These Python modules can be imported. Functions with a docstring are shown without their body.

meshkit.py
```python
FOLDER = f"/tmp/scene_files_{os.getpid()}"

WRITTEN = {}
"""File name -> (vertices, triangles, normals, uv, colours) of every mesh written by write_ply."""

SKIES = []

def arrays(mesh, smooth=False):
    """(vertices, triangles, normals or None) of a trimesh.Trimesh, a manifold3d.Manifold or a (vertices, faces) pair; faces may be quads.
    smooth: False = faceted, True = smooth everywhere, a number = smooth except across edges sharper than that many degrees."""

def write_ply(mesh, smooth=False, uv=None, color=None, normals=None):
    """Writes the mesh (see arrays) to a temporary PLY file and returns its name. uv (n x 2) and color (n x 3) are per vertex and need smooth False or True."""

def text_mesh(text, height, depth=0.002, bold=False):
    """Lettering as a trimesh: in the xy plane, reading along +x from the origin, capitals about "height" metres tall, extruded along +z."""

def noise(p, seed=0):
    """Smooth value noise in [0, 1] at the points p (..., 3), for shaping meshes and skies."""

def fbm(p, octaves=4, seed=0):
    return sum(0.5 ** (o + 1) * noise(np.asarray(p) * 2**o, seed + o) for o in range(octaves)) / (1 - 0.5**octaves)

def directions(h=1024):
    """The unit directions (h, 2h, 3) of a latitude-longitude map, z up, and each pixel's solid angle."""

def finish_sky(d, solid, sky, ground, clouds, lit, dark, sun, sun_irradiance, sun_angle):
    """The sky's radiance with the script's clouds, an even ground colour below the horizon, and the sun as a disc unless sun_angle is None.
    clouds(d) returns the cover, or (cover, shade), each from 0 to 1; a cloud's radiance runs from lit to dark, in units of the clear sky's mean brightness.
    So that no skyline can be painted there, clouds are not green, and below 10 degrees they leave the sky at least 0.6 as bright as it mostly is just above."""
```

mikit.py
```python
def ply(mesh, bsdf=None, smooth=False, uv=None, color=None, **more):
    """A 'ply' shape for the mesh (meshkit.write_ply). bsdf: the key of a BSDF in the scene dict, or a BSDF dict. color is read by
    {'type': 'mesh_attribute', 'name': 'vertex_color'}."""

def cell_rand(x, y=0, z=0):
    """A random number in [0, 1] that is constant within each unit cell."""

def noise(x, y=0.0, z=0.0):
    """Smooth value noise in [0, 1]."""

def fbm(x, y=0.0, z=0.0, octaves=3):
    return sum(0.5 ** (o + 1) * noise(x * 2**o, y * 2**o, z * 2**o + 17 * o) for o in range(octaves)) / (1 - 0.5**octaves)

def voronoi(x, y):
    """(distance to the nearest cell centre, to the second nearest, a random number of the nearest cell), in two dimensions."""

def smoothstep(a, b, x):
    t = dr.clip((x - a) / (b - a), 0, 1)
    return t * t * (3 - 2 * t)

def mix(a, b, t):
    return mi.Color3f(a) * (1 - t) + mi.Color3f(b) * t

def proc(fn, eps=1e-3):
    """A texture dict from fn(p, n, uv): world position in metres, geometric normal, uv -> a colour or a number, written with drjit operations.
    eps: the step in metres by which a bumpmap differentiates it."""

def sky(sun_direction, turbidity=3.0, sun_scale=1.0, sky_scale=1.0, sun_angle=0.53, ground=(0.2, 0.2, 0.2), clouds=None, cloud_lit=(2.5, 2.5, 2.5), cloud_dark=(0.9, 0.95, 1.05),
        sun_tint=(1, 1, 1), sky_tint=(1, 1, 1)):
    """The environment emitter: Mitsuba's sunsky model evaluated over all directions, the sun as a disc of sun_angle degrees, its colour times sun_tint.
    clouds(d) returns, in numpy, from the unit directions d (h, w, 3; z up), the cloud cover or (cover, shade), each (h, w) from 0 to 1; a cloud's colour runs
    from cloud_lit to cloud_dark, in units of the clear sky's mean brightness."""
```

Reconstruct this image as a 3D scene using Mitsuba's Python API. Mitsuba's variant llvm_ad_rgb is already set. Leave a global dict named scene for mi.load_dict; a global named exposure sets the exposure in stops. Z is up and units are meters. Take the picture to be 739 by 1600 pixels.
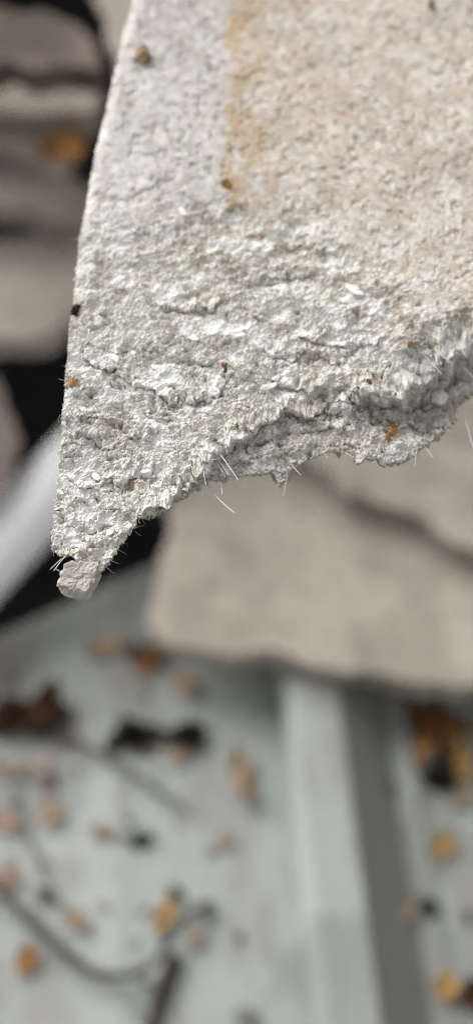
import math
import random
import numpy as np
import trimesh
import mitsuba as mi
import mikit
from mikit import ply, proc
from meshkit import noise as vnoise, fbm as vfbm
from scipy.interpolate import RBFInterpolator
from scipy.spatial import cKDTree
from shapely.geometry import Polygon

random.seed(7)
rng = np.random.default_rng(7)
T = mi.ScalarTransform4f
scene, labels = {}, {}

# ------------------------------------------------------------------ camera, sky, exposure
PITCH = math.radians(50)
CAM = np.array([0, 0, 0.28])
FWD = np.array([0, math.cos(PITCH), -math.sin(PITCH)])
UPV = np.array([0, math.sin(PITCH), math.cos(PITCH)])
RGT = np.array([1.0, 0, 0])
PX = 0.06 / 130                      # tangent per photo pixel
FOCUS = 0.1275
scene['camera'] = {
    'type': 'thinlens', 'fov_axis': 'x', 'fov': 2 * math.degrees(math.atan(369.5 * PX)),
    'aperture_radius': 0.0017, 'focus_distance': FOCUS, 'near_clip': 0.01, 'far_clip': 20.0,
    'to_world': T().look_at(origin=CAM.tolist(), target=(CAM + FWD).tolist(), up=[0, 0, 1]),
}
exposure = 3.87
scene['sky_light'] = mikit.sky([-0.58, 0.52, 0.62], turbidity=3, sun_scale=0.3, sun_angle=46, sun_tint=(.78, .95, 1.30), clouds=lambda d: 1.0,
                               cloud_lit=(.46, .455, .45))


def ray(px, py):
    d = FWD + RGT * ((px - 369.5) * PX) + UPV * ((800 - py) * PX)
    return d


def at_plane(px, py, p0, n):
    d = ray(px, py)
    return CAM + d * (np.dot(np.asarray(p0) - CAM, n) / np.dot(d, n))


# ------------------------------------------------------------------ materials
def rgb(c):
    return {'type': 'rgb', 'value': list(c)}


def mat(name, d):
    scene[name] = {'type': 'twosided', 'bsdf': d}


def rough(c, r=0.8, spec=0.3):
    return {'type': 'principled', 'base_color': rgb(c), 'roughness': r, 'specular': spec}


mat('sheet_material', {'type': 'diffuse', 'reflectance': {'type': 'mesh_attribute', 'name': 'vertex_color'}})
mat('flake_material', rough((.70, .70, .68), .75, .2))
mat('fibre_material', {'type': 'principled', 'base_color': rgb((.62, .62, .60)), 'roughness': .4, 'specular': .4})
mat('grit_material', rough((.60, .58, .53), .9, .2))
mat('dark_grit_material', rough((.24, .21, .175), .9, .2))
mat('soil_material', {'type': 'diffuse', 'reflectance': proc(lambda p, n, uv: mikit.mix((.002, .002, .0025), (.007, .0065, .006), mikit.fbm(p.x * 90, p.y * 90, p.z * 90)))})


def slab_mat(name, c1, c2, c3, s=95):
    def fn(p, n, uv):
        a = mikit.fbm(p.x * s, p.y * s, p.z * s, 4)
        b = mikit.fbm(p.x * s * 6 + 9, p.y * s * 6, p.z * s * 6, 3)
        c = mikit.mix(c1, c2, mikit.smoothstep(.35, .65, a))
        return mikit.mix(c, c3, mikit.smoothstep(.55, .75, b) * .55)
    mat(name, {'type': 'diffuse', 'reflectance': proc(fn)})


slab_mat('slab_beige', (.41, .368, .318), (.32, .285, .245), (.18, .157, .133))
slab_mat('slab_light', (.46, .415, .36), (.38, .34, .295), (.25, .22, .19))
slab_mat('slab_grey', (.36, .32, .28), (.26, .23, .20), (.15, .13, .11))
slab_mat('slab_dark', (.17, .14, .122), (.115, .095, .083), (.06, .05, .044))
slab_mat('slab_pink', (.30, .245, .22), (.24, .20, .18), (.15, .13, .12))


def metal_fn(p, n, uv):
    a = mikit.fbm(p.x * 45 + 3, p.y * 45, p.z * 10, 4)
    b = mikit.fbm(p.x * 160, p.y * 60, p.z * 10, 3)
    c = mikit.mix((.295, .322, .309), (.22, .231, .221), mikit.smoothstep(.38, .62, a))
    c = mikit.mix(c, (.225, .208, .19), mikit.smoothstep(.52, .72, b) * .6)
    st = mikit.fbm((p.x + .11 * p.y) * 130, p.y * 5, 3.0, 3)
    return c * (.88 + .24 * st)


mat('roof_metal', {'type': 'principled', 'base_color': proc(metal_fn), 'roughness': .65, 'specular': .25})
mat('shaded_rib_metal', rough((.17, .175, .168), .8, .2))  # darker copy of the roof metal: shade of the rib side put into colour
mat('white_plastic', rough((.82, .83, .85), .5, .4))
for nm, c in dict(orange=(.28, .145, .06), yellow=(.34, .205, .075), tan=(.27, .20, .135), rust=(.12, .055, .022), brown=(.042, .023, .015), black=(.014, .012, .011),
                  grey=(.15, .14, .125), pink=(.30, .20, .15)).items():
    def leaf_fn(p, n, uv, c=c):
        k = mikit.fbm(p.x * 700, p.y * 700, p.z * 700, 3)
        return mikit.mix([v * .55 for v in c], [v * 1.35 for v in c], mikit.smoothstep(.3, .7, k))
    mat('litter_' + nm, {'type': 'diffuse', 'reflectance': proc(leaf_fn)})
mat('twig_material', {'type': 'diffuse', 'reflectance': proc(lambda p, n, uv: mikit.mix((.045, .04, .036), (.115, .102, .09), mikit.fbm(p.x * 400, p.y * 400, p.z * 400)))})


# ------------------------------------------------------------------ helpers
def key_for(name):
    if name not in scene:
        return name
    k = 1
    while f'{name}_{k:03d}' in scene:
        k += 1
    return f'{name}_{k:03d}'


def obj(name, mesh, m, label=None, category=None, group=None, kind=None, smooth=False, color=None):
    key = key_for(name)
    scene[key] = ply(mesh, m, smooth=smooth, color=color)
    d = {}
    if label:
        d['label'] = label
    if category:
        d['category'] = category
    if group:
        d['group'] = group
    if kind:
        d['kind'] = kind
    if d:
        labels[key] = d
    return key


def frame(n, x=(1, 0, 0)):
    n = np.asarray(n, float) / np.linalg.norm(n)
    x = np.asarray(x, float) - n * np.dot(x, n)
    x /= np.linalg.norm(x)
    return x, np.cross(n, x), n


def tube(pts, radii, sides=8):
    pts = np.asarray(pts, float)
    radii = np.broadcast_to(np.asarray(radii, float), len(pts))
    v, f = [], []
    for i, p in enumerate(pts):
        t = pts[min(i + 1, len(pts) - 1)] - pts[max(i - 1, 0)]
        t = t / max(np.linalg.norm(t), 1e-12)
        a = np.cross(t, [.31, .42, .85]); a /= np.linalg.norm(a)
        b = np.cross(t, a)
        for k in range(sides):
            w = 2 * math.pi * k / sides
            v.append(p + radii[i] * (a * math.cos(w) + b * math.sin(w)))
    for i in range(len(pts) - 1):
        for k in range(sides):
            k2 = (k + 1) % sides
            f += [[i * sides + k, i * sides + k2, (i + 1) * sides + k2], [i * sides + k, (i + 1) * sides + k2, (i + 1) * sides + k]]
    v += [pts[0], pts[-1]]
    e = (len(pts) - 1) * sides
    for k in range(sides):
        k2 = (k + 1) % sides
        f += [[len(v) - 2, k2, k], [len(v) - 1, e + k, e + k2]]
    return trimesh.Trimesh(np.array(v), np.array(f), process=False)


def lump(c, r, seed, squash=(1, 1, 1), rough_=.35, sub=2, freq=1.6):
    m = trimesh.creation.icosphere(sub)
    v = m.vertices
    k = 1 + rough_ * (vfbm(v * freq + seed * 3.7, 3, seed) - .5) * 2
    v = v * k[:, None] * np.asarray(squash) * r
    R = trimesh.transformations.random_rotation_matrix(np.random.default_rng(seed).random(3))[:3, :3]
    return trimesh.Trimesh(v @ R.T + np.asarray(c), m.faces, process=False)


def worley(x, y, seed):
    """nearest-cell distance and its random number (numpy)"""
    ix, iy = np.floor(x).astype(np.int64), np.floor(y).astype(np.int64)
    best = np.full(x.shape, 9.0); who = np.zeros(x.shape)

    def h(i, j, s):
        q = (i * 374761393 + j * 668265263 + (s + seed * 13) * 974634777) & 0xFFFFFFFF
        q = ((q ^ (q >> 13)) * 1274126177) & 0xFFFFFFFF
        return ((q ^ (q >> 16)) & 0xFFFFFF) / 16777215.0
    for a in (-1, 0, 1):
        for b in (-1, 0, 1):
            cx, cy = ix + a, iy + b
            d = np.hypot(cx + h(cx, cy, 1) - x, cy + h(cx, cy, 2) - y)
            w = h(cx, cy, 3)
            who = np.where(d < best, w, who); best = np.minimum(best, d)
    return best, who


def sstep(a, b, x):
    t = np.clip((x - a) / (b - a), 0, 1)
    return t * t * (3 - 2 * t)


# ------------------------------------------------------------------ the setting: dark ground
gx, gy = np.meshgrid(np.linspace(-1.2, 1.2, 90), np.linspace(-.6, 1.9, 90))
gz = -0.075 + .03 * (vfbm(np.stack([gx * 9, gy * 9, gx * 0], -1), 4, 3) - .5)
gi = np.arange(90 * 90).reshape(90, 90)
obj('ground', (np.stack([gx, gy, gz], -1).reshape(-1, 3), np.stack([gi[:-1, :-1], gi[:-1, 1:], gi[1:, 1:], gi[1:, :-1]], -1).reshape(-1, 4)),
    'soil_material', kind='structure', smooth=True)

# ------------------------------------------------------------------ the ribbed roofing sheet below
VP = ray(150, -1780); rib_dir = np.array([VP[0], VP[1], 0]); rib_dir /= np.linalg.norm(rib_dir)
rib_x = np.array([rib_dir[1], -rib_dir[0], 0])


def ground_pt(px, py, z=0.0):
    return at_plane(px, py, (0, 0, z), (0, 0, 1))


def sx(px, py):
    return float(np.dot(ground_pt(px, py), rib_x))


def sy(px, py):
    return float(np.dot(ground_pt(px, py), rib_dir))


RH = 0.013


def sxz(px, py, z):
    return float(np.dot(ground_pt(px, py, z), rib_x))


r0, r1, r2, r3 = sx(452, 1300), sxz(484, 1300, RH), sxz(556, 1300, RH), sx(624, 1300)


def pan_far(s):
    """far edge of the sheet, seen as a diagonal at left"""
    s0, t0, s1, t1 = sx(0, 992), sy(0, 992), sx(250, 880), sy(250, 880)
    return t0 + (t1 - t0) * (s - s0) / (s1 - s0)


def strip(profile, y0f, y1f, ny=40):
    """profile: list of (s, z) across; extruded along the ribs with 0.6 mm thickness"""
    prof = np.array(profile)
    v = []
    for side in (0, 1):
        for j in range(ny + 1):
            for s, z in prof:
                t = y0f(s) + (y1f(s) - y0f(s)) * j / ny
                zz = z + .0009 * (vnoise(np.array([[s * 25, t * 18, 0]]), 5)[0] - .5)
                v.append(rib_x * s + rib_dir * t + np.array([0, 0, zz - .0006 * side]))
    v = np.array(v); n = len(prof); L = (ny + 1) * n; f = []
    for j in range(ny):
        for i in range(n - 1):
            a = j * n + i
            f += [[a, a + 1, a + n + 1], [a, a + n + 1, a + n]]
            b = a + L
            f += [[b, b + n + 1, b + 1], [b, b + n, b + n + 1]]
    for j in range(ny):
        for i in (0, n - 1):
            a = j * n + i
            f += [[a, a + n, a + n + L], [a, a + n + L, a + L]]
    for j in (0, ny):
        for i in range(n - 1):
            a = j * n + i
            f += [[a, a + 1, a + 1 + L], [a, a + 1 + L, a + L]]
    return trimesh.Trimesh(v, np.array(f), process=False)


near = lambda s: 0.02
far_r = lambda s: min(pan_far(s), 0.30)


def arc(a, b, n=5):
    return [(a[0] + (b[0] - a[0]) * i / n, a[1] + (b[1] - a[1]) * i / n) for i in range(n + 1)]


crease = sx(183, 1400)
pan_l = [(-.16 + i * .005, 0) for i in range(int((crease - .004 + .16) / .005))] + \
    [(crease - .0035, 0), (crease - .001, .0007), (crease + .001, .0007), (crease + .0035, 0)] + \
    [(crease + .0035 + (r0 - crease - .0035) * i / 8, 0) for i in range(1, 9)]
labels['roofing_sheet'] = {'label': 'pale grey-green ribbed metal roofing sheet littered with dead leaves, under the broken sheets', 'category': 'roofing sheet'}
obj('roofing_sheet__pan', strip(pan_l, near, far_r), 'roof_metal', smooth=25)
obj('roofing_sheet__rib', strip([(r0 + .0002, .0004), (r0 + .0012, .0018), (r1 - .002, RH - .0012), (r1, RH), (r1 + .004, RH + .0001), (r2 - .003, RH + .0001), (r2, RH)], near, far_r), 'roof_metal', smooth=25)
obj('roofing_sheet__shaded_side', strip([(r2 + .0003, RH - .0004), (r2 + .0014, RH - .0022), (r3 - .0012, .0014), (r3 + .0004, .0002)], near, far_r), 'shaded_rib_metal', 'side of the rib facing right, its shade put into a darker grey', smooth=25)  # right slope of the rib, its shade painted in as darker grey
obj('roofing_sheet__pan', strip([(r3 + .0006, 0), (r3 + .003, 0), (r3 + .005, .0012), (r3 + .007, 0), (r3 + .03, 0), (r3 + .06, 0), (r3 + .09, 0)], near, far_r), 'roof_metal', smooth=25)


# ------------------------------------------------------------------ broken slabs of the heap
def slab(name, pxs, p0, n, thick, m, label, seed, ragged=.0024, group=None, relief=.0009):
    x, y, n = frame(n)
    p0 = np.asarray(p0, float)
    pts = np.array([at_plane(a, b, p0, n) - p0 for a, b in pxs])
    q = np.stack([pts @ x, pts @ y], -1)
    pg = Polygon(q)
    L = pg.exterior.length; k = max(60, int(L / .0008))
    c = np.array([pg.exterior.interpolate(i / k, normalized=True).coords[0] for i in range(k)])
    c = c + ragged * (np.stack([vfbm(np.c_[c * 170, c[:, :1] * 0 + seed], 5, seed), vfbm(np.c_[c * 170, c[:, :1] * 0 + seed + 9], 5, seed + 5)], -1) - .5) * 2
    pg = Polygon(c).buffer(0)
    if pg.geom_type != 'Polygon':
        pg = max(pg.geoms, key=lambda g: g.area)
    g = .0025
    bx = pg.bounds
    gxx, gyy = np.meshgrid(np.arange(bx[0], bx[2], g), np.arange(bx[1], bx[3], g))
    import shapely
    gp = np.stack([gxx.ravel(), gyy.ravel()], -1)
    inside = shapely.contains_xy(pg.buffer(-.0008), gp[:, 0], gp[:, 1])
    ring = np.array(pg.exterior.coords)[:-1]
    allp = np.vstack([ring, gp[inside]])
    from scipy.spatial import Delaunay
    tri = Delaunay(allp).simplices
    cen = allp[tri].mean(1)
    tri = tri[shapely.contains_xy(pg, cen[:, 0], cen[:, 1])]
    a2 = np.cross(np.c_[allp[tri[:, 1]] - allp[tri[:, 0]], np.zeros(len(tri))], np.c_[allp[tri[:, 2]] - allp[tri[:, 0]], np.zeros(len(tri))])[:, 2]
    tri[a2 < 0] = tri[a2 < 0][:, ::-1]
    nr, na = len(ring), len(allp)
    h = relief * (vfbm(np.c_[allp * 55, allp[:, :1] * 0 + seed], 4, seed) - .5)
    v, f = [np.c_[allp, h]], [tri]
    rows = 4
    rr = np.roll(np.arange(nr), -1)
    prev = np.arange(nr)
    for r in range(1, rows + 1):
        jit = .0007 * (np.stack([vfbm(np.c_[ring * 400, ring[:, :1] * 0 + r], 2, seed + r), vfbm(np.c_[ring * 400, ring[:, :1] * 0 + r + 5], 2, seed + r)], -1) - .5) * 2
        v.append(np.c_[ring + jit, h[:nr] - thick * r / rows])
        cur = na + (r - 1) * nr + np.arange(nr)
        s = 1 if Polygon(ring).exterior.is_ccw else -1
        quad = np.stack([prev, cur, cur[rr], prev[rr]], -1)
        t = np.vstack([quad[:, [0, 1, 2]], quad[:, [0, 2, 3]]])
        f.append(t if s > 0 else t[:, ::-1])
        prev = cur
    base = na + rows * nr
    v.append(np.c_[allp, h - thick]); lastring = na + (rows - 1) * nr
    tb = tri[:, ::-1].copy()
    f.append(np.where(tb < nr, tb + lastring, tb + base))
    v = np.vstack(v); f = np.vstack(f)
    w = p0 + v[:, :1] * x + v[:, 1:2] * y + v[:, 2:] * n
    return obj(name, trimesh.Trimesh(w, f, process=False), m, label, 'broken sheet', group, smooth=35)


def nrm(tilt_deg, roll_deg=0):
    t, r = math.radians(tilt_deg), math.radians(roll_deg)
    return np.array([math.sin(r), -math.sin(t) * math.cos(r), math.cos(t) * math.cos(r)])


G = ground_pt
slab('broken_slab', [(225, 975), (262, 1010), (330, 1022), (420, 1018), (480, 1030), (540, 1048), (640, 1055), (700, 1068), (960, 1080), (960, 700), (600, 640), (330, 680), (275, 760), (250, 860)],
     G(480, 1040, .020), nrm(9, -2), .007, 'slab_beige', 'large beige broken sheet lying flat on the ribbed metal, its ragged edge toward the viewer', 11)
slab('broken_slab', [(420, 690), (480, 712), (515, 740), (545, 772), (600, 780), (650, 800), (690, 838), (760, 866), (960, 920), (960, 480), (560, 470), (420, 560)],
     G(600, 800, .0335), nrm(8, 0), .0055, 'slab_grey', 'grey broken sheet resting on top of the large beige one, right under the crumbled edge', 12)
slab('broken_slab', [(-160, 372), (20, 368), (100, 376), (240, 372), (250, 470), (125, 480), (90, 512), (60, 527), (-20, 530), (-160, 535)],
     G(50, 520, .055), nrm(8, -2), .007, 'slab_light', 'beige broken sheet at the left edge of the heap, ending above the black gap', 13)
slab('broken_slab', [(-160, 240), (10, 240), (60, 262), (122, 285), (150, 300), (145, 366), (118, 352), (70, 335), (0, 315), (-160, 290)],
     G(60, 330, .085), nrm(10, 5), .007, 'slab_grey', 'light grey broken sheet sloping down to the right beneath the orange-brown leaf in the heap', 14)
slab('broken_slab', [(-160, 100), (60, 106), (150, 104), (158, 140), (150, 174), (110, 172), (0, 176), (-160, 182)],
     G(60, 178, .10), nrm(10, 0), .008, 'slab_grey', 'brownish grey broken sheet lying level above the orange-brown leaf in the heap', 15)
slab('broken_slab', [(-160, 10), (60, 14), (120, 30), (150, 60), (165, 105), (60, 100), (-160, 96)],
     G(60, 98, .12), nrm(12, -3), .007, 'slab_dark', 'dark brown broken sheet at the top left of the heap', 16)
slab('broken_slab', [(135, -60), (165, 40), (188, 120), (240, 160), (330, 100), (330, -60)],
     G(180, 100, .12), nrm(25, -15), .007, 'slab_grey', 'grey broken sheet leaning behind the near sheet at the top', 17)
slab('broken_slab', [(-160, 560), (-10, 585), (12, 620), (26, 690), (18, 735), (-10, 775), (-160, 850)],
     G(0, 740, .035), nrm(22, 15), .007, 'slab_pink', 'pinkish brown sheet end poking in over the white pipe', 18)
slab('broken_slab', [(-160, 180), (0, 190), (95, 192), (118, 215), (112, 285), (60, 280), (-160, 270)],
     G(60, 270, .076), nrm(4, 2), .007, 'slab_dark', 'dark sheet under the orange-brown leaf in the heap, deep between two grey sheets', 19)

# ------------------------------------------------------------------ white pipe
pa, pb = at_plane(-120, 985, (0, .0, .012), (0, 0, 1)), at_plane(210, 625, (0, 0, .03), (0, 0, 1))
dirp = (pb - pa) / np.linalg.norm(pb - pa)
PR = .0085


def pipe(a, b, r, t, n=40):
    d = (b - a) / np.linalg.norm(b - a)
    u = np.cross(d, [0, 0, 1]); u /= np.linalg.norm(u); w = np.cross(u, d)
    ang = np.arange(n) * 2 * math.pi / n
    ring = np.cos(ang)[:, None] * u + np.sin(ang)[:, None] * w
    v = np.vstack([a + ring * r, b + ring * r, b + ring * (r - t), a + ring * (r - t)])
    f = []
    for k in range(4):
        for i in range(n):
            j = (i + 1) % n
            p, q = k * n, ((k + 1) % 4) * n
            f += [[p + i, p + j, q + j], [p + i, q + j, q + i]]
    return trimesh.Trimesh(v, np.array(f), process=False)


obj('plastic_pipe', pipe(pa, pb, PR, .0012), 'white_plastic', 'white plastic pipe lying diagonally at the left over the black gap', 'pipe', smooth=40)

# ------------------------------------------------------------------ the near broken sheet
TILT = math.radians(30)
N = -FWD * math.cos(TILT) + UPV * math.sin(TILT)
A = RGT.copy()
B = np.cross(N, A)
P0 = CAM + FWD * .130 + UPV * .009


def ab(px, py, D=0.0):
    """photo pixel -> (a, b) in mm on the sheet, for a surface point D mm below the sheet's face"""
    p = at_plane(px, py, P0 - N * D * 1e-3, N) - P0
    return np.array([np.dot(p, A), np.dot(p, B)]) * 1e3


def to_world(q):
    q = np.asarray(q) * 1e-3
    return P0 + q[..., :1] * A + q[..., 1:2] * B + q[..., 2:] * N


ctrl = [(200, 50, 0), (300, 50, 0), (500, 50, 0), (700, 50, 0), (170, 200, .05), (300, 200, 0), (500, 200, 0), (700, 200, 0), (420, 270, 0), (550, 300, 0), (700, 350, 0),
        (860, 100, 0), (860, 300, 0), (860, 450, .2), (600, 380, .05), (720, 430, .1), (300, -120, 0), (600, -120, 0), (860, -120, 0), (640, 440, .2),
        (140, 330, .35), (250, 320, .35), (340, 350, .6), (440, 385, .9), (540, 455, 1.1), (620, 500, .9), (700, 495, .6), (240, 260, .1),
        (120, 450, .8), (250, 450, 1.2), (400, 470, 1.6), (500, 500, 1.8), (110, 560, 1.2), (250, 560, 1.9), (380, 560, 2.2), (480, 560, 2.4), (560, 560, 2.3),
        (95, 700, 2.2), (200, 700, 2.6), (300, 690, 2.8), (85, 840, 3.2), (150, 860, 3.5), (200, 800, 3.2), (280, 750, 3.2),
        (330, 700, 3.0), (400, 640, 2.8), (480, 620, 2.8), (550, 605, 2.8), (360, 730, 4.6), (430, 705, 4.5), (500, 680, 4.3), (600, 690, 4.6), (650, 690, 4.9),
        (590, 640, 4.0), (660, 610, 5.0), (700, 610, 5.5), (760, 580, 5.4), (640, 560, 1.8), (690, 525, 1.2), (760, 500, 1.0), (860, 520, 1.6), (860, 600, 4.4)]
cp = np.array([ab(*c) for c in ctrl]); cd = np.array([c[2] for c in ctrl], float)
base_depth = RBFInterpolator(cp, cd, kernel='thin_plate_spline', smoothing=.4)

outline_px = [(232, -330, 0), (214, -60, 0), (204, 0, 0), (190, 45, 0), (178, 100, .1), (163, 170, .1), (148, 225, .1), (138, 280, .3), (124, 370, .5), (116, 440, .8), (108, 520, 1.1), (101, 600, 1.5),
              (95, 680, 2.1), (88, 760, 2.7), (80, 830, 3.1), (77, 858, 3.3), (92, 870, 3.4), (112, 872, 3.5), (135, 884, 3.6), (158, 886, 3.6), (176, 872, 3.6), (186, 852, 3.5), (204, 832, 3.4),
              (214, 812, 3.3), (240, 800, 3.3), (270, 776, 3.3), (300, 757, 3.3), (325, 744, 3.6), (345, 742, 4.6), (380, 737, 4.8), (410, 735, 4.8), (428, 738, 4.9), (436, 750, 5.0), (446, 748, 5.0), (452, 732, 4.9),
              (475, 715, 4.7), (500, 703, 4.6), (520, 700, 4.5), (545, 706, 4.6), (560, 717, 4.8), (585, 716, 4.8), (606, 724, 4.9), (635, 720, 5.0), (650, 702, 5.0), (668, 690, 5.0), (690, 668, 5.0), (712, 645, 5.0),
              (722, 612, 4.8), (745, 590, 4.6), (790, 600, 4.6), (850, 630, 4.8), (900, 600, 4.6), (930, 400, 0), (940, 100, 0), (960, -330, 0)]
outline = Polygon([ab(*c) for c in outline_px])

# tensor grid, fine where the photograph looks, coarse beyond
lo, hi = ab(70, 900, 3.5), ab(752, -20, 0)
bl = np.array(outline.bounds)


def axis_steps(a0, a1, fine, end):
    s = list(np.arange(a0, a1, fine)); d = fine
    while s[-1] < end:
        d = min(d * 1.06, .6); s.append(s[-1] + d)
    return np.array(s)


xa = axis_steps(bl[0] - .3, ab(745, 650, 4.8)[0], .056, bl[2] + .3)
# b grows away from the camera; fracture zone fine, smooth far zone a little coarser
b_mid, b_top = ab(300, 260)[1], ab(300, -20)[1]
b_lo, b_hi = ab(300, 790, 3.5)[1], ab(600, 520, 1.5)[1]
yb = np.concatenate([np.arange(bl[1] - .3, b_lo, .064), np.arange(b_lo, b_hi, .046), np.arange(b_hi, b_mid, .068), axis_steps(b_mid, b_top, .10, bl[3] + .3)])
U, V = np.meshgrid(xa, yb)
shape = U.shape
uf, vf = U.ravel(), V.ravel()
Z0 = np.zeros_like(uf)


def nz(sx_, sy_, seed, oct_=4, off=0):
    return vfbm(np.stack([uf * sx_ + off, vf * sy_, Z0 + off * .37], -1), oct_, seed) - .5


# smooth interpolation on a coarse grid, then bilinear (the RBF is slow on a million points)
from scipy.interpolate import RegularGridInterpolator
cu, cv = np.linspace(bl[0] - 1, bl[2] + 2, 150), np.linspace(bl[1] - 1, bl[3] + 2, 200)
CU, CV = np.meshgrid(cu, cv)
CZ = base_depth(np.stack([CU.ravel(), CV.ravel()], -1)).reshape(CU.shape)
interp = RegularGridInterpolator((cv, cu), CZ, bounds_error=False, fill_value=None)
wx, wy = 1.6 * nz(.35, .5, 21), 1.6 * nz(.35, .5, 22)
D = interp(np.stack([vf + wy, uf + wx], -1))
D = np.where(vf > b_mid + 8, np.clip(D, 0, .05), np.clip(D, 0, 6))
frac = sstep(.12, .55, D + .35 * nz(.5, .6, 23))             # 1 on the broken face
shift_b = np.zeros_like(D); shift_a = np.zeros_like(D)


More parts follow.
